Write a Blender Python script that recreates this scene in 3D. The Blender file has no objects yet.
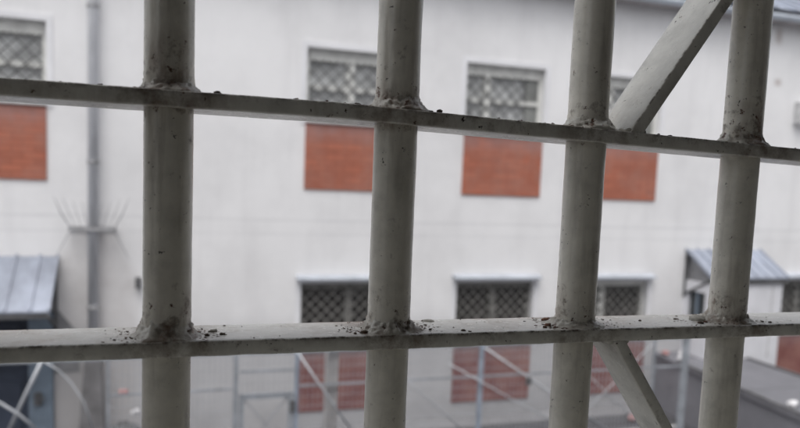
import bpy, bmesh, math, random
from mathutils import Vector, Matrix, noise
random.seed(11)
sc = bpy.context.scene
COL = sc.collection
R = math.radians

# ------------------------------------------------------------------ camera
cam = bpy.data.cameras.new('camera')
camo = bpy.data.objects.new('camera', cam); COL.objects.link(camo)
rt = Vector((0.94953595, -0.31106749, 0.0402305)); up = Vector((-0.00836486, 0.10310284, 0.99463553)); fw = Vector((0.31354666, 0.94477871, -0.09529782))
camo.matrix_world = Matrix(((rt.x, up.x, -fw.x, 0), (rt.y, up.y, -fw.y, 0), (rt.z, up.z, -fw.z, 0), (0, 0, 0, 1)))
cam.sensor_width = 36; cam.lens = 716.54 / 800 * 36; cam.shift_y = 0.0432
cam.clip_start = .02; cam.clip_end = 600
cam.dof.use_dof = True; cam.dof.focus_distance = .60; cam.dof.aperture_fstop = 6.4
sc.camera = camo
try:
    sc.view_settings.view_transform = 'Standard'; sc.view_settings.look = 'None'; sc.view_settings.exposure = 0
except Exception: pass

# ------------------------------------------------------------------ light: overcast
w = bpy.data.worlds.new("World"); sc.world = w; w.use_nodes = True
nt = w.node_tree; nt.nodes.clear()
out = nt.nodes.new('ShaderNodeOutputWorld'); bg = nt.nodes.new('ShaderNodeBackground')
sky = nt.nodes.new('ShaderNodeTexSky'); sky.sky_type = 'NISHITA'; sky.sun_disc = False
sky.sun_elevation = R(62); sky.sun_rotation = R(200); sky.dust_density = 4; sky.air_density = 1.0
hs = nt.nodes.new('ShaderNodeHueSaturation'); hs.inputs['Saturation'].default_value = .2; hs.inputs['Value'].default_value = 1.36
nt.links.new(sky.outputs[0], hs.inputs['Color']); nt.links.new(hs.outputs[0], bg.inputs[0]); nt.links.new(bg.outputs[0], out.inputs[0])
bg.inputs[1].default_value = .15
sun = bpy.data.lights.new('sun', 'SUN'); sun.energy = 1.5; sun.angle = R(60); sun.color = (1, .98, .96)
suno = bpy.data.objects.new('sun', sun); COL.objects.link(suno)
# from high above, slightly from behind the viewer's building
sd = Vector((-.36, -.10, 1.0)).normalized()
suno.rotation_euler = sd.to_track_quat('Z', 'Y').to_euler()

# ------------------------------------------------------------------ material helpers
def mat(name): 
    m = bpy.data.materials.new(name); m.use_nodes = True
    return m, m.node_tree, m.node_tree.nodes['Principled BSDF']
class N:
    """small node helper"""
    def __init__(s, nt): s.nt = nt
    def n(s, t, **k):
        x = s.nt.nodes.new(t)
        for a, b in k.items(): setattr(x, a, b)
        return x
    def l(s, a, b): s.nt.links.new(a, b)
    def pos(s): return s.n('ShaderNodeNewGeometry').outputs['Position']
    def noise(s, scale, detail=4, rough=.6, stretch=None, vec=None):
        t = s.n('ShaderNodeTexNoise'); t.inputs['Scale'].default_value = scale; t.inputs['Detail'].default_value = detail; t.inputs['Roughness'].default_value = rough
        v = vec or s.pos()
        if stretch:
            mp = s.n('ShaderNodeMapping'); mp.inputs['Scale'].default_value = stretch; s.l(v, mp.inputs[0]); v = mp.outputs[0]
        s.l(v, t.inputs['Vector']); return t.outputs['Fac']
    def ramp(s, v, stops):
        r = s.n('ShaderNodeValToRGB'); s.l(v, r.inputs[0]); e = r.color_ramp.elements
        while len(e) < len(stops): e.new(.5)
        for i, (p, c) in enumerate(stops):
            e[i].position = p; e[i].color = (c, c, c, 1) if not hasattr(c, '__len__') else (*c, 1)
        return r.outputs[0]
    def mixc(s, f, a, b, mode='MIX'):
        m = s.n('ShaderNodeMix', data_type='RGBA', blend_type=mode)
        for sock, v in ((m.inputs[0], f), (m.inputs[6], a), (m.inputs[7], b)):
            if hasattr(v, 'is_output'): s.l(v, sock)
            elif hasattr(v, '__len__'): sock.default_value = (*v, 1)
            else: sock.default_value = v
        return m.outputs[2]
    def math(s, op, a, b=0., c=None, clamp=False):
        m = s.n('ShaderNodeMath', operation=op); m.use_clamp = clamp
        for i, v in enumerate((a, b) if c is None else (a, b, c)):
            if hasattr(v, 'is_output'): s.l(v, m.inputs[i])
            else: m.inputs[i].default_value = v
        return m.outputs[0]
    def maprange(s, v, a, b, c=0., d=1.):
        m = s.n('ShaderNodeMapRange'); m.interpolation_type = 'SMOOTHSTEP'
        s.l(v, m.inputs[0])
        for i, x in enumerate((a, b, c, d)): m.inputs[i+1].default_value = x
        return m.outputs[0]
    def sep(s, v):
        x = s.n('ShaderNodeSeparateXYZ'); s.l(v, x.inputs[0]); return x.outputs
    def bump(s, h, dist, strength, bsdf):
        b = s.n('ShaderNodeBump'); b.inputs['Distance'].default_value = dist; b.inputs['Strength'].default_value = strength
        s.l(h, b.inputs['Height']); s.l(b.outputs[0], bsdf.inputs['Normal'])

def simple(name, col, var=.12, scale=6, rough=.7, metal=0., stretch=None, bump=None):
    m, t, b = mat(name); h = N(t)
    f = h.noise(scale, 5, .6, stretch)
    d = tuple(c*(1-var*1.6) for c in col); l = tuple(min(1, c*(1+var)) for c in col)
    h.l(h.ramp(f, [(.3, d), (.7, l)]), b.inputs['Base Color'])
    b.inputs['Roughness'].default_value = rough; b.inputs['Metallic'].default_value = metal
    if bump: h.bump(h.noise(bump[0], 4), bump[1], .6, b)
    return m

# weathered grille paint: stone-coloured gloss paint, grime, chips, rust close to the welds
def grille_paint(name, base, dirt=.5, nearw=1., mott=0.):
    m, t, b = mat(name); h = N(t)
    p = h.pos(); z = h.sep(p)[2]
    big = h.noise(38, 5, .65); c = h.ramp(big, [(.28, tuple(x*.80 for x in base)), (.5, base), (.72, tuple(min(1, x*1.12) for x in base))])
    # vertical runs of dirt
    run = h.noise(60, 4, .6, (1, 1, .12)); c = h.mixc(h.math('MULTIPLY', h.ramp(run, [(.52, 0.), (.75, 1.)]), dirt), c, (.16, .13, .10))
    # nearness to the rails (just above each)
    n1 = h.maprange(z, -.070, -.118); a1 = h.maprange(z, -.128, -.122)
    n2 = h.maprange(z, .105, .055); a2 = h.maprange(z, .034, .042)
    near = h.math('MAXIMUM', h.math('MULTIPLY', n1, a1), h.math('MULTIPLY', n2, a2))
    patch = h.noise(85, 6, .7)
    thr = h.math('MULTIPLY_ADD', near, .13*nearw, h.math('ADD', patch, -.03+mott))
    grime = h.ramp(thr, [(.58, 0.), (.74, 1.)])
    c = h.mixc(h.math('MULTIPLY', grime, .75), c, (.115, .08, .055))
    rp = h.noise(120, 5, .7, None); rust = h.ramp(h.math('MULTIPLY_ADD', near, .07*nearw, rp), [(.66, 0.), (.71, 1.)])
    c = h.mixc(rust, c, (.10, .045, .025))
    # small dark chips and pinholes
    v = h.n('ShaderNodeTexVoronoi'); v.inputs['Scale'].default_value = 150; 
    dn = h.n('ShaderNodeTexNoise'); dn.inputs['Scale'].default_value = 260; dn.inputs['Detail'].default_value = 3; h.l(p, dn.inputs['Vector'])
    vm = h.n('ShaderNodeVectorMath', operation='MULTIPLY_ADD'); h.l(dn.outputs['Color'], vm.inputs[0]); vm.inputs[1].default_value = (.012, .012, .012); h.l(p, vm.inputs[2]); h.l(vm.outputs[0], v.inputs['Vector'])
    wb = h.noise(30, 3); spot = h.math('MULTIPLY', h.ramp(v.outputs['Distance'], [(.12, 1.), (.19, 0.)]), h.ramp(wb, [(.48, 0.), (.56, 1.)]))
    sel = h.ramp(h.sep(v.outputs['Color'])[0], [(.64, 0.), (.68, 1.)])
    spot = h.math('MULTIPLY', spot, sel)
    c = h.mixc(spot, c, (.035, .025, .02))
    xx_ = h.sep(p)[0]; bleed = h.math('MULTIPLY', h.maprange(h.noise(13, 3, .5), .44, .55), h.math('MULTIPLY', near, h.ramp(h.noise(70, 5, .7, (1, 1, .35)), [(.42, 0.), (.62, 1.)])))
    c = h.mixc(h.math('MULTIPLY', bleed, .25 if name == 'rail_paint' else .85), c, (.17, .09, .055))
    if name == 'rail_paint':
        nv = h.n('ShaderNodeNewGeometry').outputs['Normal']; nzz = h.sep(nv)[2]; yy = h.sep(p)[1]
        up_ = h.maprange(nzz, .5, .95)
        c = h.mixc(up_, c, h.ramp(h.noise(30, 5, .6), [(.3, (.70, .68, .63)), (.7, (.86, .84, .80))]))  # upward faces painted lighter, standing in for skylight on the rail top
        c = h.mixc(h.math('MULTIPLY', up_, h.ramp(h.noise(55, 5, .65), [(.50, 0.), (.70, .45)])), c, (.42, .35, .28))
        m_ = h.math('ABSOLUTE', h.math('SUBTRACT', h.math('FRACT', h.math('ADD', h.math('DIVIDE', h.math('SUBTRACT', xx_, .0029), .1692), .5)), .5))
        film = h.math('MULTIPLY', h.maprange(m_, .27, .10), h.ramp(h.noise(62, 6, .7), [(.36, 0.), (.62, .75)]))
        c = h.mixc(film, c, (.17, .12, .085))
        e = h.math('MULTIPLY', h.maprange(nzz, .12, .4), h.maprange(yy, .5195, .5172))
        c = h.mixc(h.math('MULTIPLY', e, h.ramp(h.noise(75, 6, .7), [(.46, 0.), (.58, .9)])), c, (.09, .07, .055))
        fr = h.math('MULTIPLY', h.maprange(yy, .5175, .5168), h.ramp(h.noise(48, 6, .7), [(.57, 0.), (.72, .6)]))
        c = h.mixc(fr, c, (.11, .085, .065))
    h.l(c, b.inputs['Base Color'])
    r = h.math('ADD', .27, h.math('MULTIPLY', grime, .4)); h.l(r, b.inputs['Roughness'])
    hh = h.math('ADD', h.math('ADD', h.math('MULTIPLY', h.noise(240, 5, .7), .4), h.math('MULTIPLY', h.noise(150, 3, .5, (1, 1, .12) if name == 'grille_paint' else (.12, 1, 1)), 1.1)), h.math('ADD', h.math('MULTIPLY', h.noise(60, 4), 1.0), h.math('SUBTRACT', h.math('MULTIPLY', grime, .5), h.math('MULTIPLY', spot, .8))))
    h.bump(hh, .00035, .8, b)
    return m
M = {}
M['paint'] = grille_paint('grille_paint', (.81, .78, .70))
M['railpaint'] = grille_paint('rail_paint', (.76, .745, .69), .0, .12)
M['weld'] = grille_paint('weld_paint', (.66, .64, .58), .7)
M['debris'] = simple('debris', (.10, .07, .05), .6, 300, .95, bump=(500, .0005))
M['rustflake'] = simple('rust_flake', (.15, .07, .045), .6, 300, .95, bump=(500, .0005))
M['paintflake'] = simple('paint_flake', (.42, .40, .36), .3, 200, .8, bump=(300, .0006))

# white rendered facade with weather staining
def facade():
    m, t, b = mat('facade_render'); h = N(t); p = h.pos(); xyz = h.sep(p); x, y, z = xyz[0], xyz[1], xyz[2]
    base = (.84, .835, .84)
    c = h.ramp(h.noise(.9, 6, .62), [(.3, (.75, .745, .75)), (.55, base), (.8, (.88, .875, .88))])
    st = h.noise(3.0, 5, .6, (1.2, 1, .13)); c = h.mixc(h.ramp(st, [(.5, 0.), (.9, .34)]), c, (.55, .54, .55))
    # damp foot of the wall
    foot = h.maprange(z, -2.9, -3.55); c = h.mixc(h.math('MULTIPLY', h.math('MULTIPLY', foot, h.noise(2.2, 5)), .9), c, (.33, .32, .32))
    low = h.maprange(z, -1.75, -2.55, 1.0, .50); c = h.mixc(1.0, c, h.n('ShaderNodeCombineColor').outputs[0], 'MIX') if False else h.mixc(h.math('SUBTRACT', 1.0, low), c, (.20, .20, .215))  # lower wall darker: foot grime, and dimming by the mesh put in the colour
    # patchy darker tone towards the eaves
    ev = h.maprange(z, 2.3, 2.85); c = h.mixc(h.math('MULTIPLY', h.math('MULTIPLY', ev, h.noise(2.6, 5, .6, (1, 1, .25))), .3), c, (.42, .40, .39))
    # faint day joints in the render
    for zz, s in ((-.61, .16), (-.80, .10)):
        d = h.math('ABSOLUTE', h.math('ADD', h.math('SUBTRACT', z, zz), h.math('MULTIPLY', h.math('SUBTRACT', h.noise(.6, 2), .5), .05)))
        c = h.mixc(h.math('MULTIPLY', h.maprange(d, .035, .0), h.math('MULTIPLY', h.noise(1.3, 3), s*2)), c, (.4, .4, .42))
    # sooty fan below the anti-climb spikes on the downpipe
    dx = h.math('ABSOLUTE', h.math('SUBTRACT', x, -.83)); dz = h.math('SUBTRACT', -.72, z)
    wdt = h.math('MULTIPLY_ADD', dz, .42, .22)
    wdt = h.math('MINIMUM', wdt, .52)
    fan = h.math('MULTIPLY', h.maprange(h.math('SUBTRACT', dx, wdt), .10, -.12), h.maprange(dz, -.02, .15))
    fan = h.math('MULTIPLY', fan, h.math('MULTIPLY_ADD', h.noise(5, 4), .7, .25))
    c = h.mixc(h.math('MULTIPLY', fan, .62), c, (.42, .39, .38))
    # two rusty run stains high on the wall
    for sx, sz in ((9.80, 2.66), (9.86, 1.9)):
        e = h.math('MULTIPLY', h.maprange(h.math('ABSOLUTE', h.math('SUBTRACT', x, sx)), .11, .02), h.maprange(h.math('ABSOLUTE', h.math('SUBTRACT', z, sz)), .2 if sz > 2 else .08, .03))
        c = h.mixc(h.math('MULTIPLY', e, .55), c, (.35, .28, .25))
    h.l(c, b.inputs['Base Color']); b.inputs['Roughness'].default_value = .93
    h.bump(h.noise(18, 6, .7), .01, .5, b)
    return m
M['facade'] = facade()
# red panels: brick infill, painted
def redpanel(c1=(.46, .155, .095), c2=(.36, .125, .08)):
    m, t, b = mat('red_brick_panel'); h = N(t)
    mp = h.n('ShaderNodeMapping'); mp.inputs['Rotation'].default_value = (R(90), 0, 0); h.l(h.pos(), mp.inputs[0])
    br = h.n('ShaderNodeTexBrick'); h.l(mp.outputs[0], br.inputs['Vector'])
    br.inputs['Scale'].default_value = 1; br.inputs['Brick Width'].default_value = .25; br.inputs['Row Height'].default_value = .077
    br.inputs['Mortar Size'].default_value = .006; br.inputs['Color1'].default_value = (*c1, 1); br.inputs['Color2'].default_value = (*c2, 1); br.inputs['Mortar'].default_value = (*[v*.85 for v in c2], 1)
    c = h.mixc(h.ramp(h.noise(2.2, 6, .65), [(.42, 0.), (.75, .7)]), br.outputs['Color'], (.40, .22, .18))
    z = h.sep(h.pos())[2]
    # washed lighter lime bloom near the sills
    for zz in (.66, -2.48):
        d = h.math('MULTIPLY', h.maprange(z, zz-.28, zz), h.maprange(z, zz+.1, zz+.02)); c = h.mixc(h.math('MULTIPLY', d, h.math('MULTIPLY', h.noise(7, 4), .8)), c, (.33, .24, .24))
    c = h.mixc(h.math('MULTIPLY', h.ramp(h.noise(6, 4, .6, (1, 1, .2)), [(.45, 0.), (.8, 1.)]), .35), c, (.22, .09, .07))
    h.l(c, b.inputs['Base Color']); b.inputs['Roughness'].default_value = .9
    h.bump(h.math('ADD', br.outputs['Fac'], h.noise(30, 4)), .004, -.4, b)
    return m
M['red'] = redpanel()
M['redlow'] = redpanel((.20, .068, .064), (.185, .064, .06))  # darker copy for the lower panels, haze of the mesh put into its colour
M['winframe'] = simple('window_frame_paint', (.68, .68, .65), .15, 7, .6)
M['lattice_pale'] = simple('upper_lattice_steel', (.12, .12, .12), .3, 9, .6)
M['pane_pale'] = simple('pale_backed_pane', (.60, .61, .61), .3, 3.5, .3)
M['lattice_dark'] = simple('dull_lattice_steel', (.24, .235, .22), .25, 9, .6)
M['reveal'] = simple('reveal_white', (.80, .80, .82), .05, 3, .9)
M['sill'] = simple('sill_stone', (.62, .62, .62), .15, 5, .85)
M['pane'] = simple('window_pane', (.05, .058, .062), .4, 2.5, .12)
M['pane_dull'] = simple('dull_pane', (.075, .07, .066), .5, 2.2, .3)
M['panegrey'] = simple('sheeted_pane', (.22, .225, .215), .25, 3, .5)
M['hood'] = simple('zinc_hood', (.47, .50, .55), .15, 3, .5)
M['zinc'] = simple('zinc_sheet', (.33, .36, .43), .26, 2.2, .42, .0, (1, .35, 1))
M['gutter'] = simple('gutter_paint', (.60, .65, .72), .12, 1.5, .45)
M['soffit'] = simple('soffit', (.5, .47, .47), .2, 3, .9)
M['pipeblue'] = simple('downpipe_paint', (.66, .67, .70), .14, 4, .5, 0, (1, 1, .3))
M['darkmetal'] = simple('dark_steel', (.13, .13, .135), .3, 6, .6)
M['spike'] = simple('galvanised_spike', (.38, .38, .39), .2, 8, .5)
M['doornavy'] = simple('navy_door_paint', (.045, .055, .08), .35, 2, .5)
M['doorblue'] = simple('blue_grey_door_paint', (.20, .25, .31), .2, 3, .5)
M['fence'] = simple('galvanised_fence', (.36, .385, .42), .2, 6, .5)
M['fencedark'] = simple('dark_fence_paint', (.22, .235, .26), .2, 6, .5)
M['fenceblue'] = simple('blue_fence_paint', (.37, .42, .50), .2, 6, .5)
M['wire'] = simple('mesh_wire', (.38, .39, .42), .15, 6, .5)
M['strut'] = simple('galvanised_strut', (.50, .52, .55), .12, 6, .5)
M['concpost'] = simple('concrete_post', (.50, .48, .47), .15, 9, .9)
M['shaft'] = simple('pipe_guard', (.20, .195, .20), .2, 5, .7)
M['porch'] = simple('porch_render', (.74, .74, .77), .08, 2, .9, bump=(20, .006))
M['porchgap'] = simple('porch_gable_sheet', (.30, .30, .31), .2, 4, .8)
M['room'] = simple('room_plaster', (.39, .365, .32), .06, 3, .9)
M['roomfloor'] = simple('room_floor', (.20, .17, .14), .2, 3, .7)
M['ownwall'] = simple('own_wall_render', (.80, .79, .79), .08, 2, .9, bump=(20, .006))
M['litterwhite'] = simple('white_paper', (.80, .79, .80), .08, 30, .8)
M['litterpink'] = simple('pink_plastic', (.50, .27, .26), .2, 30, .5)
M['bin'] = simple('bin_plastic', (.10, .105, .105), .2, 10, .6)
def tarmac(name, col, seams):
    m, t, b = mat(name); h = N(t); xyz = h.sep(h.pos())
    c = h.ramp(h.noise(.8, 7, .65), [(.3, tuple(x*.74 for x in col)), (.55, col), (.75, tuple(x*1.3 for x in col))])
    c = h.mixc(h.math('MULTIPLY', h.noise(45, 3, .8), .4), c, tuple(x*.5 for x in col))
    c = h.mixc(h.ramp(h.noise(2.3, 5, .6), [(.6, 0.), (.68, .35)]), c, tuple(x*.55 for x in col))
    if seams:
        f = h.math('ABSOLUTE', h.math('SUBTRACT', h.math('FRACT', h.math('DIVIDE', xyz[1], seams)), .5))
        c = h.mixc(h.maprange(f, .49, .498), c, tuple(x*.45 for x in col))
    h.l(c, b.inputs['Base Color']); b.inputs['Roughness'].default_value = .85
    h.bump(h.noise(60, 5, .7), .006, .6, b); return m
M['asphalt'] = tarmac('asphalt', (.085, .085, .092), 0)
M['walk'] = tarmac('walkway_concrete', (.195, .195, .215), 1.9)
M['walkside'] = tarmac('walkway_side', (.26, .26, .285), 0)
M['roadline'] = simple('worn_white_line', (.5, .5, .5), .3, 8, .9)

# ------------------------------------------------------------------ object helpers
def link(name, me, m=None, parent=None, smooth=False):
    o = bpy.data.objects.new(name, me); COL.objects.link(o)
    if m is not None: me.materials.append(m)
    if smooth:
        for p in me.polygons: p.use_smooth = True
    if parent is not None: o.parent = parent
    return o
def mesh(bm, name):
    bmesh.ops.recalc_face_normals(bm, faces=bm.faces)
    me = bpy.data.meshes.new(name); bm.to_mesh(me); bm.free(); return me
def obj(name, bm, m, parent=None, smooth=False): return link(name, mesh(bm, name), m, parent, smooth)
def tag(o, label=None, cat=None, group=None, kind=None):
    if label: o['label'] = label
    if cat: o['category'] = cat
    if group: o['group'] = group
    if kind: o['kind'] = kind
    return o
def empty(name, loc=(0, 0, 0)):
    o = bpy.data.objects.new(name, None); COL.objects.link(o); o.location = loc; o.empty_display_size = .1; return o
BM = bmesh.new
def box(bm, x0, x1, y0, y1, z0, z1, bev=0.):
    r = bmesh.ops.create_cube(bm, size=1)
    for v in r['verts']: v.co = Vector(((x0+x1)/2+v.co.x*(x1-x0), (y0+y1)/2+v.co.y*(y1-y0), (z0+z1)/2+v.co.z*(z1-z0)))
    if bev:
        ed = list({e for v in r['verts'] for e in v.link_edges})
        bmesh.ops.bevel(bm, geom=ed, offset=bev, segments=2, affect='EDGES', profile=.6)
    return bm
def bar(bm, a, b, w, d, ref=Vector((0, 1, 0))):
    """rectangular bar from a to b: d is its size along ref, w across"""
    a = Vector(a); b = Vector(b); t = (b-a).normalized(); s = t.cross(ref).normalized(); n = s.cross(t).normalized()
    vs = []
    for P in (a, b):
        for i, j in ((-1, -1), (1, -1), (1, 1), (-1, 1)): vs.append(bm.verts.new(P+s*(i*w/2)+n*(j*d/2)))
    for f in ((0, 1, 2, 3), (7, 6, 5, 4), (0, 4, 5, 1), (1, 5, 6, 2), (2, 6, 7, 3), (3, 7, 4, 0)): bm.faces.new([vs[i] for i in f])
def tube(bm, pts, r, n=8, cap=True):
    pts = [Vector(p) for p in pts]; rings = []
    rr = r if hasattr(r, '__len__') else [r]*len(pts)
    prev = None
    for i, p in enumerate(pts):
        t = (pts[min(i+1, len(pts)-1)]-pts[max(i-1, 0)]).normalized()
        s = t.cross(Vector((0, 1, 0)) if abs(t.y) < .9 else Vector((1, 0, 0))).normalized() if prev is None else (prev-t*prev.dot(t)).normalized()
        prev = s; q = t.cross(s)
        rings.append([bm.verts.new(p+(s*math.cos(2*math.pi*k/n)+q*math.sin(2*math.pi*k/n))*rr[i]) for k in range(n)])
    for a, b in zip(rings, rings[1:]):
        for k in range(n): bm.faces.new((a[k], a[(k+1) % n], b[(k+1) % n], b[k]))
    if cap: bm.faces.new(rings[0]); bm.faces.new(rings[-1])

# ================================================================== WINDOW GRILLE (in focus, half a metre away)
UB = [-.165, .00287, .17232, .34397, .50972, .678, -.333, -.5, .846]     # pipe centres; the last three stand outside the picture
GY = .5410; PR = .0170
RF, RB = .516, .572                                      # front and back face of the flat rails
ZU = lambda x: .0544 if x < .12 else .0544-(x-.12)*.0258  # top of upper rail: it sags a little to the right
ZL = lambda x: -.1193-max(0, x-.3)*.004
THK = .0112
gr = empty('window_grille', (.17, GY, -.5))
tag(gr, 'stone-painted steel window grille of round pipes welded through two flat rails, rusty at the welds', 'window grille')
GO = gr.location.copy()
def gpart(name, bm, m, parent=None, smooth=False):
    me = mesh(bm, name); me.transform(Matrix.Translation(-GO)); return link(name, me, m, parent or gr, smooth)
def fbm(p, s, o=4): return noise.fractal(Vector(p)*s, .6, 2.0, o)
def nz(p, s): return noise.noise(Vector(p)*s)
pipes = []
for i, ux in enumerate(UB):
    bm = BM(); n = 64; rings = []
    zs = []
    z = -.434
    while z < .66: zs.append(z); z += .0035
    for z in zs:
        row = []
        for k in range(n):
            a = 2*math.pi*k/n; dx, dy = math.cos(a), math.sin(a)
            p = (ux+dx*PR, GY+dy*PR, z)
            rr = PR + .00022*nz(p, 45) + .00010*nz(p, 160)
            for zr in (ZU(ux), ZL(ux)):
                h = z-zr
                if 0 < h < .03: rr += max(0, fbm((p[0], p[1], p[2]+i), 190))*.0022*(1-h/.03)**2
            row.append(bm.verts.new((ux+dx*rr, GY+dy*rr, z)))
        rings.append(row)
    for a, b in zip(rings, rings[1:]):
        for k in range(n): bm.faces.new((a[k], a[(k+1) % n], b[(k+1) % n], b[k]))
    pipes.append(gpart('pipe_bar', bm, M['paint'], None, True))
def flat_rail(zf, x0=-.70, x1=.94):
    """flat bar lying on its wide side; section bevelled, edges knocked about by years of paint"""
    bm = BM(); sec = []
    b = .0011
    prof = [(RF+b, 0), (RF+.4*b, -.35*b), (RF, -b), (RF, -THK*.5), (RF, -THK+b), (RF+.4*b, -THK+.35*b), (RF+b, -THK)]
    for k in range(1, 7): prof.append((RF+b+(RB-RF-2*b)*k/7, -THK))
    prof += [(RB-b, -THK), (RB, -THK+b), (RB, -b), (RB-b, 0)]
    for k in range(1, 12): prof.append((RB-b-(RB-RF-2*b)*k/12, 0))
    rings = []; x = x0
    while x <= x1+1e-6:
        row = []
        for (y, dz) in prof:
            p = (x, y, dz+zf(x)); e = .00034*nz(p, 60)+.00014*nz(p, 240)
            edge = 1.0 if (y < RF+.003) else .5
            row.append(bm.verts.new((x, y+e*edge*1.0, p[2]+e*edge*.9)))
        rings.append(row); x += .0028
    n = len(prof)
    for a, c in zip(rings, rings[1:]):
        for k in range(n): bm.faces.new((a[k], c[k], c[(k+1) % n], a[(k+1) % n]))
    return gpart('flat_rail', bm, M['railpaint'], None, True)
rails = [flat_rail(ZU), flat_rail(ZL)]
# weld fillets where each pipe comes up through a rail: lumpy cone of weld and paint
def weld(ux, zt, seed, hgt, rad, parent):
    bm = BM(); n = 72; m_ = 12; rings = []
    for j in range(m_+1):
        t = j/m_; row = []
        for k in range(n):
            a = 2*math.pi*k/n; d = Vector((math.cos(a), math.sin(a), 0))
            lob = 1+.22*noise.noise(Vector((d.x*1.6+seed*7.1, d.y*1.6, seed)))+.10*noise.noise(Vector((d.x*6+seed*3, d.y*6, seed+4)))
            R_ = rad*lob; 
            rr = PR-.0006+(R_-PR)*(1-t)**2.1
            zz = hgt*lob*t**1.15
            q = Vector((ux+d.x*rr, GY+d.y*rr, zt-.0012+zz))
            bump_ = (.0017*fbm(q+Vector((seed, 0, 0)), 230)+.0007*nz(q, 520))*(1-abs(2*t-1)**3)
            q += d*bump_+Vector((0, 0, max(0, bump_)*.8))
            q.y = min(max(q.y, RF+.0012), RB-.0008)
            row.append(bm.verts.new(q))
        rings.append(row)
    for a, b in zip(rings, rings[1:]):
        for k in range(n): bm.faces.new((a[k], a[(k+1) % n], b[(k+1) % n], b[k]))
    gpart('weld_bead', bm, M['weld'], parent, True)
HU = [.010, .008, .012, .011, .0125, .010, .010, .009, .010]; HL = [.013, .017, .0145, .010, .0125, .012, .013, .012, .012]
for i, ux in enumerate(UB):
    weld(ux, ZU(ux), i+1.3, HU[i]+.003, .0300, rails[0])
    weld(ux, ZL(ux), i+11.7, HL[i]-.001, .0278, rails[1])
# lugs that hold the rails off the wall face
for rl, zf in ((rails[0], ZU), (rails[1], ZL)):
    for x in (-.68, .92):
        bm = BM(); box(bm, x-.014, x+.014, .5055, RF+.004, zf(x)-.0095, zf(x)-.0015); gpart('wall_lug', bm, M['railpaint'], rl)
# diagonal braces: the same flat bar on edge, welded between rail and corner
def brace(a, b, depth, w, yf=RF+.0006):
    bm = BM(); a = Vector((a[0], 0, a[1])); b = Vector((b[0], 0, b[1])); t = (b-a).normalized(); s = Vector((t.z, 0, -t.x))
    if s.x < 0: s = -s
    L = (b-a).length; nseg = int(L/.003); be = .0012; hw = w/2
    prof = [(-hw+be, yf), (hw-be, yf), (hw-.3*be, yf+.3*be), (hw, yf+be)]
    prof += [(hw, yf+be+(depth-2*be)*k/6) for k in range(1, 6)]
    prof += [(hw, yf+depth-be), (hw-be, yf+depth), (-hw+be, yf+depth), (-hw, yf+depth-be)]
    prof += [(-hw, yf+depth-be-(depth-2*be)*k/10) for k in range(1, 10)]
    prof += [(-hw, yf+be), (-hw+.3*be, yf+.3*be)]
    rings = []
    for i in range(nseg+1):
        c = a+t*(L*i/nseg); row = []
        for (u, y) in prof:
            p = c+s*u; p.y = y; e = .0003*nz(p, 45)+.00010*nz(p, 220)
            row.append(bm.verts.new(p+s*e+Vector((0, e*.6, 0))))
        rings.append(row)
    n = len(prof)
    for x, y in zip(rings, rings[1:]):
        for k in range(n): bm.faces.new((x[k], y[k], y[(k+1) % n], x[(k+1) % n]))
    bm.faces.new(rings[0]); bm.faces.new(rings[-1])
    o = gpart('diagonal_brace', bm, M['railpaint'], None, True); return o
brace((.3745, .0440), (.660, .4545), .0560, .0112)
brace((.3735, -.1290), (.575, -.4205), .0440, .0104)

# weld runs where the braces meet the rails
def bead(a, b, r_, seed):
    a, b = Vector(a), Vector(b); L = (b-a).length; n = int(L/.0016); bm = BM()
    pts = []; rr = []
    for i in range(n+1):
        q = a+(b-a)*i/n; pts.append(q+Vector((.0007*nz((q.x+seed, q.y, q.z), 300), 0, .0005*nz((q.x, q.y+seed, q.z), 300)))); rr.append(r_*(1+.35*nz((q.x+seed, q.y, q.z), 420)+.12*math.sin(i*1.3)))
    tube(bm, pts, rr, 12); gpart('weld_bead', bm, M['weld'], None, True)
y0_, y1_ = RF+.002, RB-.004
bead((.3702, y0_, ZU(.37)+.0004), (.3702, y1_, ZU(.37)+.0004), .0030, 2); bead((.3846, y0_, ZU(.385)+.0004), (.3846, y1_, ZU(.385)+.0004), .0030, 5)
bead((.3655, y0_, ZL(.37)-THK-.0004), (.3655, y1_-.008, ZL(.37)-THK-.0004), .0028, 8); bead((.3828, y0_, ZL(.38)-THK-.0004), (.3828, y1_-.008, ZL(.38)-THK-.0004), .0026, 11)

# dirt, rust scale and paint flakes lying on the rails: nobody could count them
def crumb(bm, x, y, z, r, flat=.6):
    s = random.random()*99; res = bmesh.ops.create_icosphere(bm, subdivisions=2, radius=1)
    sx, sy, sz = r*random.uniform(.7, 1.5), r*random.uniform(.7, 1.3), r*flat*random.uniform(.6, 1.2)
    for v in res['verts']:
        k = 1+.55*noise.noise(v.co*1.7+Vector((s, s, 0))); c = v.co*k
        v.co = Vector((x+c.x*sx, y+c.y*sy, z+c.z*sz+sz*.45))
dark, rusty, pale = BM(), BM(), BM()
big = [(.031, .534, .0016, 0), (.042, .536, .0019, 0), (.036, .547, .0026, 2), (.024, .545, .0022, 1), (.149, .528, .0022, 0), (.141, .526, .0018, 0),
       (.205, .532, .0016, 0), (.231, .525, .0015, 0), (.235, .521, .0012, 0), (.323, .556, .0024, 1), (.332, .546, .0022, 1), (.314, .535, .0026, 1), (.330, .563, .002, 1),
       (.469, .529, .0024, 0), (.478, .533, .0018, 1), (.489, .536, .0016, 0), (.546, .525, .0020, 0), (.541, .529, .0014, 0), (.457, .549, .0014, 0), (.381, .553, .0012, 0), (.415, .545, .0012, 0), (.307, .528, .0017, 1), (.318, .540, .0015, 1)]
for x, y, r, k in big: crumb((dark, rusty, pale)[k], x, y, ZL(x), r)
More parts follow.
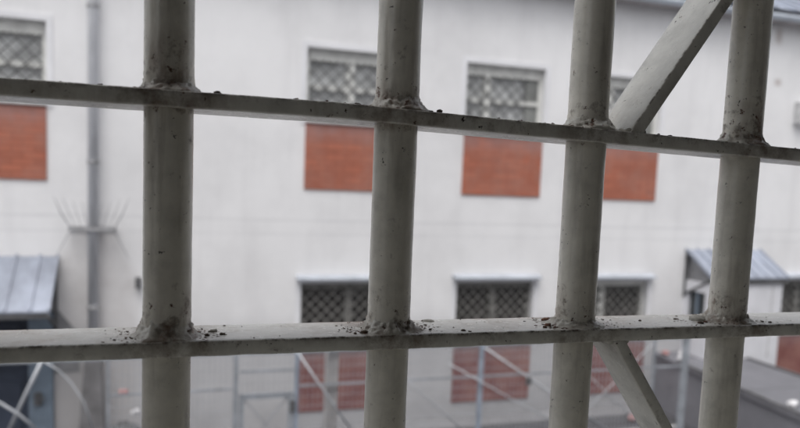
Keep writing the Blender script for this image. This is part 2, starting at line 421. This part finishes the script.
crumb(pale, .216, .566, ZL(.2)-.001, .0058, .45); crumb(pale, .478, .543, ZL(.47)-.002, .0075, .5); crumb(pale, .487, .552, ZL(.47)-.002, .008, .45)
for x, r in ((.2015, .0028), (.1834, .0024), (.193, .0015), (.0345, .0018), (.1357, .0022), (.127, .0013), (.437, .0012), (.5536, .0014), (.389, .0018), (.395, .0012), (.412, .0015), (.09, .0012), (-.04, .001), (-.02, .0009), (.07, .001), (.27, .0011), (.25, .0009), (.3, .0013)):
    crumb(dark, x, random.uniform(.519, .528), ZU(x)-.0002, r, .8)
for k in range(420):     # caked dirt gathers against the welds
    ux = random.choice(UB[1:5]); a_ = random.uniform(0, 6.283); q_ = .0215+abs(random.gauss(0, .0065)); x = ux+math.cos(a_)*q_*1.25; y = GY+math.sin(a_)*q_
    if RF+.002 < y < RB-.002: crumb(random.choice((dark, rusty, rusty, dark, pale)), x, y, ZL(x)-.0002, random.uniform(.0003, .0009), .45)
for cx, n_ in ((.028, 60), (.150, 45), (.207, 30), (.318, 110), (.462, 50)):
    for k in range(n_):
        x = random.gauss(cx, .006); y = min(max(random.gauss(.537, .009), RF+.003), RB-.003); crumb(random.choice((dark, rusty, rusty)), x, y, ZL(x)-.0003, random.uniform(.0003, .0012), .4)
for k in range(60):
    ux = random.choice(UB[1:5]); s = random.choice((-1, 1)); x = ux+s*abs(random.gauss(.026, .012)); crumb(random.choice((dark, dark, rusty, pale)), x, random.uniform(.519, .568), ZL(x), random.uniform(.0004, .0011))
for k in range(40):
    x = random.uniform(-.11, .6); crumb(random.choice((dark, pale)), x, random.uniform(.519, .569), ZL(x), random.uniform(.0003, .0008))
for k in range(70):
    x = random.choice(UB[1:5])+random.gauss(0, .028); crumb(random.choice((dark, rusty, pale)), x, random.uniform(.518, .53), ZU(x), random.uniform(.0004, .0012), .8)
gd = BM(); 
def joined(name, parts, **k):
    me = bpy.data.meshes.new(name); bm = BM()
    for i, (b_, m) in enumerate(parts):
        tmp = bpy.data.meshes.new('t'); 
        for f in b_.faces: f.material_index = i
        b_.to_mesh(tmp); bm.from_mesh(tmp); b_.free(); me.materials.append(m)
    bmesh.ops.recalc_face_normals(bm, faces=bm.faces); bm.to_mesh(me); bm.free()
    o = bpy.data.objects.new(name, me); COL.objects.link(o); return o
deb = joined('rust_debris', [(dark, M['debris']), (rusty, M['rustflake']), (pale, M['paintflake'])])
for p in deb.data.polygons: p.use_smooth = True
tag(deb, 'dark crumbs of dirt, rust scale and paint flakes lying on the grille rails', 'debris', kind='stuff')

# ================================================================== OPPOSITE BUILDING
G = -3.58; D = 9.768; EAVE = 2.83
bl = empty('prison_block', (5, D+3, G))
tag(bl, 'white rendered two-storey block with red brick panels under its latticed windows, across the yard', 'building')
BO = bl.location.copy()
def bpart(name, bm, m, parent=None, smooth=False):
    me = mesh(bm, name); me.transform(Matrix.Translation(-BO)); return link(name, me, m, parent or bl, smooth)
WX = [(-2.66, -1.368), (1.819, 3.11), (4.154, 5.442), (6.25, 7.543), (10.171, 11.46)]
XL, XR = -8.0, 18.0
# wall built as strips around the window and panel openings so that the reveals are real
holes = []
UPPER, LOWER = (0, 1, 2, 3), (1, 2, 3, 4)      # columns that have a window on each floor
for i, (a, b) in enumerate(WX):
    if i in UPPER: holes.append((a, b, .80, 1.735))
    if i in LOWER: holes.append((a, b, -2.40, -1.485))
holes.append((-2.72, -1.30, G, -1.80))      # yard door under the left canopy
xs = sorted({XL, XR} | {v for h in holes for v in h[:2]}); zs = sorted({G-.1, EAVE+.1} | {v for h in holes for v in h[2:]})
bm = BM(); T = .32
for i in range(len(xs)-1):
    zrun = None
    for j in range(len(zs)-1):
        cx, cz = (xs[i]+xs[i+1])/2, (zs[j]+zs[j+1])/2
        if any(h[0] < cx < h[1] and h[2] < cz < h[3] for h in holes): continue
        x0, x1, z0, z1 = xs[i], xs[i+1], zs[j], zs[j+1]
        def quad(*c): bm.faces.new([bm.verts.new(v) for v in c])
        quad((x0, D, z0), (x1, D, z0), (x1, D, z1), (x0, D, z1))
for h in holes:
    x0, x1, z0, z1 = h
    for q in (((x0, D, z0), (x0, D+T, z0), (x0, D+T, z1), (x0, D, z1)), ((x1, D, z0), (x1, D, z1), (x1, D+T, z1), (x1, D+T, z0)),
              ((x0, D, z1), (x0, D+T, z1), (x1, D+T, z1), (x1, D, z1)), ((x0, D, z0), (x1, D, z0), (x1, D+T, z0), (x0, D+T, z0))):
        bm.faces.new([bm.verts.new(v) for v in q])
bmesh.ops.remove_doubles(bm, verts=bm.verts, dist=1e-4)
box(bm, XL, XR, D+T+.3, D+9, G-.1, EAVE+.1)
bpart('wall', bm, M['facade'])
def clipseg(x0, z0, x1, z1, a, b, c, d):
    t0, t1 = 0, 1; dx, dz = x1-x0, z1-z0
    for p, q in ((-dx, x0-a), (dx, b-x0), (-dz, z0-c), (dz, d-z0)):
        if abs(p) < 1e-9:
            if q < 0: return None
        else:
            r = q/p
            if p < 0: t0 = max(t0, r)
            else: t1 = min(t1, r)
    return None if t0 >= t1 else (x0+dx*t0, z0+dz*t0, x0+dx*t1, z0+dz*t1)
def lattice(bm, a, b, c, d, y, pitch, w):
    H = d-c; k = a-H
    while k < b+H:
        for s in (0, 1):
            seg = clipseg(k, c if s == 0 else d, k+H, d if s == 0 else c, a, b, c, d)
            if seg and math.hypot(seg[2]-seg[0], seg[3]-seg[1]) > .02:
                bar(bm, (seg[0], y+s*.008, seg[1]), (seg[2], y+s*.008, seg[3]), w, .007)
        k += pitch
def window(x0, x1, z0, z1, upper, split, blank=None):
    yf = D+.10; fw = .055
    fr = BM(); top = .10 if upper else .03
    box(fr, x0, x0+fw, yf, yf+.07, z0, z1); box(fr, x1-fw, x1, yf, yf+.07, z0, z1)
    box(fr, x0+fw, x1-fw, yf-.01, yf+.07, z1-fw-top, z1); box(fr, x0+fw, x1-fw, yf, yf+.07, z0, z0+fw)
    mx = x0+(x1-x0)*split; zt = z1-fw-top
    box(fr, mx-.055, mx+.055, yf-.006, yf+.066, z0+fw, zt)
    tz = z0+(z1-z0)*.45
    if upper:
        box(fr, x0+fw, mx-.045, yf+.002, yf+.062, tz-.03, tz+.03); box(fr, mx+.045, x1-fw, yf+.002, yf+.062, tz-.03, tz+.03)
    f = bpart('window', fr, M['winframe'] if upper or (6 < x0 < 7) else M['lattice_dark'])
    la = BM()
    xr = x1-fw if blank is None else blank
    lattice(la, x0+fw, xr, z0+fw, zt, yf-.025, .195 if upper else .16, .018 if upper else .018)
    bpart('lattice', la, M['lattice_pale'] if upper else M['lattice_dark'], f)
    pn = BM(); box(pn, x0+fw*.5, x1-fw*.5, yf+.071, yf+.078, z0+fw*.5, z1-fw*.5); bpart('pane', pn, M['pane_pale'] if upper else M['pane_dull'], f)
    if blank is not None:
        pb = BM(); box(pb, blank, x1-fw, yf+.03, yf+.05, z0+fw, zt); bpart('blanking_sheet', pb, M['panegrey'], f)
    sl = BM(); 
    if upper: box(sl, x0-.0, x1+.0, D-.055, D+.098, z0-.075, z0-.002, .008)
    else: box(sl, x0-.0, x1+.0, D-.045, D+.098, z0-.065, z0-.002, .008)
    bpart('sill', sl, M['sill'], f)
    # white painted band round the opening, 12 mm proud
    ar = BM(); wb = .075
    for a, b, c, d in ((x0-wb, x0-.002, z0-.09, z1+wb), (x1+.002, x1+wb, z0-.09, z1+wb), (x0-.002, x1+.002, z1+.002, z1+wb)): box(ar, a, b, D-.012, D+.03, c, d)
    bpart('surround', ar, M['reveal'], f)
    return f
for i, (a, b) in enumerate(WX):
    if i in UPPER: window(a, b, .80, 1.735, True, (.5, .49, .30, .32, .5)[i], (None, None, b-.26, b-.26, None)[i])
    if i in LOWER: window(a, b, -2.40, -1.485, False, (.5, .55, .5, .38, .5)[i])
    for z0, z1, which in ((-.176, .722, UPPER), (-3.318, -2.468, LOWER)):
        if i not in which: continue
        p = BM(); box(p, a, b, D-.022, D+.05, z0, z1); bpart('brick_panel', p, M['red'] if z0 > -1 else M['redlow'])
    if i not in LOWER: continue
    hd = BM(); vs = [(a-.075, D, -1.36), (b+.075, D, -1.36), (b+.075, D-.13, -1.40), (a-.075, D-.13, -1.40), (a-.075, D, -1.412), (b+.075, D, -1.412), (b+.075, D-.13, -1.428), (a-.075, D-.13, -1.428)]
    v = [hd.verts.new(q) for q in vs]
    for f in ((0, 1, 2, 3), (4, 5, 6, 7), (0, 1, 5, 4), (1, 2, 6, 5), (2, 3, 7, 6), (3, 0, 4, 7)): hd.faces.new([v[k] for k in f])
    bpart('window_hood', hd, M['hood'])
# eaves, gutter, roof
bm = BM(); box(bm, XL-.2, XR+.2, D-.22, D-.002, EAVE+.02, EAVE+.06); bpart('soffit', bm, M['soffit'])
bm = BM(); n = 10
pr = [(D-.26-.075*math.cos(math.pi*k/n)-.0, EAVE+.10-.085*math.sin(math.pi*k/n)) for k in range(n+1)]
pr += [(y*1.0, z+.0) for y, z in [(pr[-1][0]-.008, pr[-1][1])]] + [(D-.26-.067*math.cos(math.pi*k/n), EAVE+.10-.077*math.sin(math.pi*k/n)) for k in range(n-1, 0, -1)] + [(pr[0][0]+.008, pr[0][1])]
for x0 in [XL-.2+2.62*k for k in range(10)]:
    A = [bm.verts.new((x0, y, z)) for y, z in pr]; B = [bm.verts.new((x0+2.61, y, z)) for y, z in pr]
    for k in range(len(pr)): bm.faces.new((A[k], B[k], B[(k+1) % len(pr)], A[(k+1) % len(pr)]))
bpart('gutter', bm, M['gutter'], None, True)
bm = BM(); sl = math.tan(R(26))
def rquad(x0, x1, y0, z0, y1, z1):
    bm.faces.new([bm.verts.new(v) for v in ((x0, y0, z0), (x1, y0, z0), (x1, y1, z1), (x0, y1, z1))])
rquad(XL-.3, XR+.3, D-.28, EAVE+.19, D+4.6, EAVE+.17+5.02*sl); rquad(XL-.3, XR+.3, D+4.6, EAVE+.17+5.02*sl, D+9.5, EAVE+.2)
x = XL-.2
while x < XR: bar(bm, (x, D-.28, EAVE+.205), (x, D+4.6, EAVE+.185+5.02*sl), .035, .03, Vector((0, 0, 1))); x += .42
bpart('roof', bm, M['zinc'])
# downpipe with collars and anti-climb spikes
dp = BM(); DX = -.835
tube(dp, [(DX, D-.25, EAVE+.02), (DX, D-.24, EAVE-.12), (DX, D-.15, EAVE-.32), (DX, D-.10, EAVE-.46), (DX, D-.10, -2.3)], .062, 20)
dpo = bpart('downpipe', dp, M['pipeblue'], None, True)
for z in (1.95, .07, -1.75): 
    bm = BM(); tube(bm, [(DX, D-.10, z-.025), (DX, D-.10, z+.025)], .072, 20); box(bm, DX-.02, DX+.02, D-.06, D-.003, z-.02, z+.02)
    bpart('collar', bm, M['spike'], dpo)
bm = BM(); box(bm, -1.11, -.575, D-.20, D-.172, -.785, -.735); box(bm, -1.11, -.575, D-.03, D-.003, -.785, -.735)
for x in (-1.10, -.93, -.75, -.585): box(bm, x-.012, x+.012, D-.172, D-.03, -.775, -.745)
bpart('spike_bracket', bm, M['spike'], dpo)
bm = BM()
for k in range(9):
    t = (k-4)/4; x0 = DX+.0+t*.25
    tube(bm, [(x0, D-.186, -.74), (x0+t*.10, D-.24, -.56), (DX+t*.43, D-.27, -.355-.10*(1-abs(t)))], [.009, .007, .002] if abs(t) == 1 else [.0045, .004, .002], 6)
    if abs(t) > .9: tube(bm, [(x0, D-.186, -.78), (DX+t*.36, D-.21, -1.0), (DX+t*.43, D-.22, -1.13)], [.006, .005, .003], 6)
bpart('spike', bm, M['spike'], dpo)
bm = BM(); v = []
for z, a, b, dy in ((-2.28, .085, .085, .20), (-3.58, .175, .15, .26)):
    v += [bm.verts.new(q) for q in ((DX-.0-a, D-.003, z), (DX+b, D-.003, z), (DX+b, D-dy, z), (DX-a, D-dy, z))]
for f in ((0, 1, 2, 3), (4, 5, 6, 7), (0, 1, 5, 4), (1, 2, 6, 5), (2, 3, 7, 6), (3, 0, 4, 7)): bm.faces.new([v[k] for k in f])
bpart('pipe_guard', bm, M['shaft'], dpo)
# small wall fittings
bm = BM(); box(bm, -.34, -.27, D-.09, D-.003, -1.52, -1.38, .01); box(bm, -.32, -.29, D-.16, D-.09, -1.50, -1.47); bpart('wall_lamp', bm, M['darkmetal'])
bm = BM(); box(bm, 10.27, 10.30, D-.14, D-.003, 1.24, 1.60); box(bm, 10.27, 10.55, D-.14, D-.11, 1.22, 1.26); box(bm, 10.30, 10.56, D-.11, D-.003, 1.27, 1.60, .01)
bpart('vent_box', bm, M['sill'])
# canopies: lean-to zinc sheets on brackets
def canopy(x0, x1, zt, zb, proj, step, skew=0.):
    bm = BM(); a = Vector((x0, D-.005, zt)); th = .02
    def slab(xa, xb, lift, t_):
        pts = [(xa, D-.005, zt+lift), (xb, D-.005, zt+lift), (xb, D-proj, zb+lift), (xa, D-proj, zb+lift)]
        v = [bm.verts.new(q) for q in pts]+[bm.verts.new((q[0], q[1], q[2]-t_)) for q in pts]
        for f in ((0, 1, 2, 3), (4, 5, 6, 7), (0, 1, 5, 4), (1, 2, 6, 5), (2, 3, 7, 6), (3, 0, 4, 7)): bm.faces.new([v[k] for k in f])
    slab(x0, x1, 0, th)
    x = x0+.005
    while x < x1-.01: slab(x, x+.028, .026, .024); x += step
    slab(x1-.03, x1, .026, .024)
    c = bpart('canopy', bm, M['zinc'])
    bm = BM(); box(bm, x0+.01, x1-.01, D-proj+.01, D-proj+.06, zb-.09, zb-.022)
    for x in (x0+.02, x1-.06): bar(bm, (x+.02, D-.03, zb-.35), (x+.02, D-proj+.06, zb-.05), .035, .035); box(bm, x, x+.04, D-.04, D-.004, zb-.4, zt-.03)
    bpart('canopy_bracket', bm, M['darkmetal'], c)
    return c
canopy(-3.3, -1.235, -1.118, -1.665, .80, .262)
canopy(8.225, 9.80, -.955, -1.345, .66, .225)
# dark yard door and its blue-grey leaf under the left canopy
bm = BM(); box(bm, -2.72, -1.59, D+.03, D+.10, G, -1.80)
for xa in (-2.64, -2.10): box(bm, xa, xa+.42, D+.015, D+.0305, -3.4, -2.7); box(bm, xa, xa+.42, D+.015, D+.0305, -2.55, -1.95)
dr = bpart('yard_door', bm, M['doornavy'])
bm = BM(); box(bm, -1.585, -1.305, D-.05, D+.02, G, -1.82, .008); box(bm, -1.54, -1.36, D-.058, D-.0505, -3.45, -3.12); lf = bpart('door_leaf', bm, M['doorblue'], dr)
bm = BM(); box(bm, -1.52, -1.43, D-.085, D-.052, -3.0, -2.83, .01); tube(bm, [(-1.47, D-.08, -2.89), (-1.47, D-.13, -2.89), (-1.39, D-.13, -2.90)], .012, 8); bpart('handle', bm, M['darkmetal'], lf)
# flat dark patch on the wall beside the yard door
bm = BM(); v = [bm.verts.new(q) for q in ((-1.29, D-.01, -1.75), (-1.29, D-.01, -2.6), (-1.0, D-.01, -2.6), (-1.02, D-.01, -2.1))]; bm.faces.new(v); bm.faces.new([bm.verts.new(q) for q in ((-1.29, D-.003, -1.75), (-1.02, D-.003, -2.1), (-1.0, D-.003, -2.6), (-1.29, D-.003, -2.6))])
bpart('dark_wall_patch', bm, M['porchgap'])
# porch under the right canopy
PX0, PX1, PY = 8.27, 9.74, D-.60; WZ = -2.68
bm = BM()
box(bm, PX0, PX1, PY, D-.004, WZ-.9, -2.30); box(bm, PX0, PX1, PY, D-.004, -1.62, -1.46); box(bm, PX0+.2, PX1, PY, D-.004, -2.30, -1.62)
box(bm, PX0, PX0+.2, PY, PY+.10, -2.30, -1.62); box(bm, PX0, PX0+.2, D-.10, D-.004, -2.30, -1.62)
pc = bpart('porch', bm, M['porch'])
bm = BM(); box(bm, PX0+.06, PX0+.08, PY+.10, D-.10, -2.30, -1.62); bpart('pane', bm, M['pane'], pc)
bm = BM(); box(bm, PX0+.03, PX0+.06, PY+.30, PY+.335, -2.30, -1.62); bpart('glazing_bar', bm, M['doorblue'], pc)
bm = BM()
tri = [(D-.01, -1.01), (D-.01, -1.46), (PY+.0, -1.46), (PY, -1.36)]
for xx in (PX0+.05, PX0+.08): bm.faces.new([bm.verts.new((xx, y, z)) for y, z in tri])
bpart('gable_sheet', bm, M['porchgap'], pc)
for x in (PX1-.22, PX1-.9): bm = BM(); box(bm, x, x+.02, PY-.012, PY-.002, WZ+.005, -1.47); bpart('cover_strip', bm, M['sill'], pc)

# ================================================================== YARD
def struct(name, bm, m): 
    o = obj(name, bm, m); o['kind'] = 'structure'; return o
bm = BM(); bm.faces.new([bm.verts.new(v) for v in ((-150, -150, G), (150, -150, G), (150, 150, G), (-150, 150, G))]); struct('ground', bm, M['asphalt'])
bm = BM(); box(bm, XL, 7.55, D-.42, D-.003, G-.05, G+.035, .01); struct('pavement', bm, tarmac('kerb_concrete', (.30, .30, .31), 0))
bm = BM(); box(bm, 2.0, 7.5, 8.72, 8.80, G+.003, G+.0045); struct('painted_line', bm, M['roadline'])
# raised concrete walkway running out from the porch
ww = empty('raised_walkway', (8.3, 6, G)); tag(ww, 'raised grey concrete walkway leading to the porch, litter lying on it', 'walkway')
def wpart(name, bm, m):
    me = mesh(bm, name); me.transform(Matrix.Translation(-ww.location)); return link(name, me, m, ww)
LX = lambda y: 7.42+(y-6.5)*.10
bm = BM()
def prism(bm, pts, z0, z1):
    A = [bm.verts.new((x, y, z0)) for x, y in pts]; B = [bm.verts.new((x, y, z1)) for x, y in pts]; n = len(pts)
    bm.faces.new(A); bm.faces.new(B)
    for k in range(n): bm.faces.new((A[k], A[(k+1) % n], B[(k+1) % n], B[k]))
prism(bm, [(LX(3.6)+.04, 3.6), (8.93, 3.6), (9.07, PY-.004), (PX0-.004, PY-.004), (PX0-.004, D-.006), (LX(D)+.04, D-.006)], G-.05, WZ-.07); wpart('base', bm, M['walkside'])
bm = BM(); prism(bm, [(LX(3.55), 3.55), (8.97, 3.55), (9.11, PY-.006), (PX0-.006, PY-.006), (PX0-.006, D-.008), (LX(D), D-.008)], WZ-.068, WZ); wpart('deck_slab', bm, M['walk'])
bm = BM()
for a, b in ((3.6, 9.1),): 
    bar(bm, (LX(a)+.03, a, WZ+.014), (LX(b)+.03, b, WZ+.014), .05, .028, Vector((0, 0, 1))); bar(bm, (8.93, a, WZ+.014), (9.07, b, WZ+.014), .06, .028, Vector((0, 0, 1)))
wpart('edge_trim', bm, M['darkmetal'])

# mesh fence across the yard
FY = 7.0; FT, FM = -1.75, -2.106
fn = empty('mesh_fence', (2, FY, G)); tag(fn, 'galvanised wire mesh fence with blue posts crossing the yard in front of the white block', 'fence')
def fpart(name, bm, m, parent=None, smooth=False):
    me = mesh(bm, name); me.transform(Matrix.Translation(-fn.location)); return link(name, me, m, parent or fn, smooth)
X0, X1 = -4.6, 6.02
for x, m, r in ((-4.6, 'fence', .03), (-2.6, 'fence', .03), (-.48, 'fence', .012), (.685, 'fence', .021), (1.285, 'fenceblue', .022), (3.31, 'fenceblue', .026), (5.57, 'fence', .014), (6.02, 'fence', .032)):
    bm = BM(); box(bm, x-r, x+r, FY-r, FY+r, G, FT+.04, .006); fpart('post', bm, M[m])
bm = BM(); box(bm, 1.60, 1.72, FY+.04, FY+.14, G, FT+.02, .01); fpart('concrete_post', bm, M['concpost'])
bm = BM()
for z, r in ((FT, .018), (FM, .010)):
    for a, b in ((X0 if z == FT else -.48, .652), (1.318, 3.27), (3.35, 5.54), (5.60, 5.97)): box(bm, a, b, FY-r, FY+r, z-r, z+r)
box(bm, .718, 1.252, FY-.02, FY+.02, FT-.02, FT+.02); box(bm, .718, 1.252, FY-.012, FY+.012, -1.945, -1.925)
fpart('rail', bm, M['fence'])
bm = BM()
def meshpanel(a, b, z0, z1, px=.052, pz=.1, w=.0066):
    x = a+px*.5
    while x < b: box(bm, x-w/2, x+w/2, FY-.028-w, FY-.028, z0, z1); x += px
    z = z0+.02
    while z < z1: box(bm, a, b, FY-.028, FY-.028+w, z-w/4, z+w/4); z += pz
meshpanel(-.48, .655, G+.05, FT); meshpanel(.715, 1.255, -2.17, FT); meshpanel(1.315, 3.275, G+.05, FT); meshpanel(3.345, 5.545, G+.05, FT)
fpart('wire_mesh', bm, M['wire'])
# gate leaf
bm = BM(); 
box(bm, .72, 1.25, FY-.022, FY+.022, -2.215, -2.165); box(bm, .72, .765, FY-.022, FY+.022, G+.08, -2.215); box(bm, 1.205, 1.25, FY-.022, FY+.022, G+.08, -2.215); box(bm, .765, 1.205, FY-.022, FY+.022, G+.08, G+.13)
gt = fpart('gate', bm, M['fence'])
bm = BM(); bar(bm, (.765, FY, -2.215), (1.205, FY, -2.75), .012, .012); bar(bm, (1.205, FY+.014, -2.215), (.765, FY+.014, -2.75), .012, .012); bar(bm, (.765, FY, -2.76), (1.205, FY, -2.76), .02, .02); fpart('gate_cross', bm, M['wire'], gt)
bm = BM(); box(bm, 1.215, 1.268, FY-.05, FY-.023, -2.36, -2.24, .006); fpart('latch', bm, M['darkmetal'], gt)
# slanting stay tubes and the sagging razor-wire loops on the near side of the mesh
for a, b, r in (((1.2815, -1.7546), (1.86, -2.585), .011), ((3.3238, -1.7769), (4.95, -2.81), .011), ((2.90, -1.93), (4.60, -2.86), .007), ((4.25, -1.80), (5.60, -2.95), .006), ((5.50, -1.80), (4.30, -2.85), .006), ((2.1, -1.78), (3.2, -2.75), .006)):
    bm = BM(); tube(bm, [(a[0], FY-.05, a[1]), ((a[0]+b[0])/2, FY-.055, (a[1]+b[1])/2-.01), (b[0], FY-.05, b[1])], r, 8); fpart('stay', bm, M['strut'], None, True)
bm = BM()
tube(bm, [(-1.02, FY-.05, -1.73), (-1.14, FY-.055, -2.0), (-1.30, FY-.05, -2.38)], .016, 8)
tube(bm, [(-1.62, FY-.05, -1.99), (-1.36, FY-.055, -2.105), (-1.22, FY-.06, -2.21), (-1.08, FY-.05, -2.36)], .013, 8)
tube(bm, [(-1.0, FY-.05, -1.75), (-.89, FY-.055, -1.83), (-.79, FY-.055, -1.945), (-.68, FY-.055, -2.137), (-.60, FY-.055, -2.4)], .008, 8)
for k in range(3):
    cx = (-2.2, -3.2, -4.0)[k]; tube(bm, [(cx+.42*math.cos(t*math.pi/10), FY-.06-.01*t/20, -2.1+.36*math.sin(t*math.pi/10)) for t in range(21)], .008, 8, False)
fpart('razor_wire', bm, M['strut'], None, True)
bm = BM(); box(bm, 3.83, 3.89, FY-.10, FY-.07, -2.21, -2.12, .01); fpart('stay_clamp', bm, M['darkmetal'])

# litter: crumpled paper and plastic
def litter(x, y, z, r, m, label, name='paper_scrap'):
    bm = BM(); bmesh.ops.create_icosphere(bm, subdivisions=3, radius=1); s = random.random()*50
    for v in bm.verts:
        k = 1+.5*noise.noise(v.co*1.6+Vector((s, 0, s)))+.2*noise.noise(v.co*4+Vector((s, 1, 0))); v.co = Vector((v.co.x*k*r, v.co.y*k*r*.9, v.co.z*k*r*.7))
    zmin = min(v.co.z for v in bm.verts)
    for v in bm.verts: v.co.z -= zmin
    o = obj(name, bm, m); o.location = (x, y, z); tag(o, label, 'scrap', 'scraps thrown into the yard', 'thing')
litter(7.82, 9.55, WZ, .055, M['litterpink'], 'pink scrap of paper on the walkway, leftmost of those by the porch')
litter(7.86, 9.25, WZ, .045, M['litterwhite'], 'small white scrap on the walkway just right of the pink one')
litter(8.05, 9.40, WZ, .075, M['litterwhite'], 'larger white crumpled paper at the far end of the walkway beside the porch')
litter(7.62, 6.86, WZ, .060, M['litterwhite'], 'white crumpled paper alone near the front of the walkway edge, lower right')
litter(6.93, 9.10, G, .07, M['litterpink'], 'pink scrap of rubbish on the dark asphalt beside the walkway')
litter(-.345, FY+.06, FM+.0-.03, .045, M['litterpink'], 'pink scrap of rubbish caught on the middle rail of the mesh fence')
litter(-.232, FY+.06, -2.33, .042, M['litterwhite'], 'white scrap of rubbish caught in the mesh fence below the pink one')

# wheeled bin against the white wall behind the fence
bn = empty('dustbin', (-.44, 9.0, G)); tag(bn, 'dark dustbin with a domed lid standing by the white wall behind the fence', 'bin')
bm = BM(); tube(bm, [(0, 0, 0), (0, 0, .40)], [.17, .20], 28); o = obj('bin_body', bm, M['bin'], bn, True)
bm = BM(); tube(bm, [(0, 0, .402), (0, 0, .43), (0, 0, .47), (0, 0, .50), (0, 0, .515)], [.215, .212, .17, .09, .01], 28); obj('lid', bm, M['bin'], bn, True)
bm = BM(); tube(bm, [(-.05, 0, .50), (-.05, 0, .545), (.05, 0, .545), (.05, 0, .50)], .01, 8); obj('handle', bm, M['darkmetal'], bn, True)

# ================================================================== THE ROOM THE VIEWER STANDS IN
WF, WB = .26, .505; ox0, ox1, oz0, oz1 = -.62, .86, -.34, .57
bm = BM()
for x0, x1, z0, z1 in ((-7, ox0, G-.1, 5), (ox1, 12, G-.1, 5), (ox0, ox1, G-.1, oz0), (ox0, ox1, oz1, 5)): box(bm, x0, x1, WF, WB, z0, z1)
struct('room_window_wall', bm, M['ownwall'])
fz = -1.6; cz = 1.3
bm = BM(); box(bm, -2.2, 2.9, -3.4, WF-.001, fz-.1, fz); struct('floor', bm, M['roomfloor'])
bm = BM(); box(bm, -2.2, 2.9, -3.4, WF-.001, cz, cz+.1); struct('ceiling', bm, M['room'])
for nm, a in (('wall_left', (-2.3, -2.2, -3.4, WF-.001, fz, cz)), ('wall_right', (2.9, 3.0, -3.4, WF-.001, fz, cz))):
    bm = BM(); x0, x1, y0, y1, z0, z1 = a      # unseen opening added in the left wall to brighten the grille from inside
    if nm == 'wall_right': box(bm, *a)
    else: box(bm, x0, x1, y0, -1.35, z0, z1); box(bm, x0, x1, .05, y1, z0, z1); box(bm, x0, x1, -1.35, .05, z0, -1.3); box(bm, x0, x1, -1.35, .05, 1.22, z1)
    struct(nm, bm, M['room'])
bm = BM(); box(bm, -2.3, 3.0, -3.5, -3.4, fz-.1, cz+.1); struct('wall_back', bm, M['room'])
bm = BM(); box(bm, -2.199, 2.899, WF-.012, WF-.001, fz, oz0-.03); box(bm, -2.199, ox0-.02, WF-.012, WF-.001, oz0-.03, cz); box(bm, ox1+.02, 2.899, WF-.012, WF-.001, oz0-.03, cz); box(bm, ox0-.02, ox1+.02, WF-.012, WF-.001, oz1+.02, cz)
struct('wall_front', bm, M['room'])
bm = BM(); box(bm, ox0-.05, ox1+.05, WF-.26, WF-.0125, oz0-.028, oz0-.004, .003); box(bm, ox0+.003, ox1-.003, WF-.012, WB-.003, oz0+.0005, oz0+.006); tag(obj('window_board', bm, simple('window_board_paint', (.80, .78, .70), .06, 5, .6)), 'white window board under the barred opening', 'window sill')  # board out of view, enlarged and raised to bounce light onto the pipes
bm = BM(); box(bm, ox0-.12, ox1+.12, WB+.001, WB+.15, -.475, -.435, .005); tag(obj('outer_ledge', bm, M['sill']), 'stone ledge outside under the feet of the grille pipes', 'ledge')
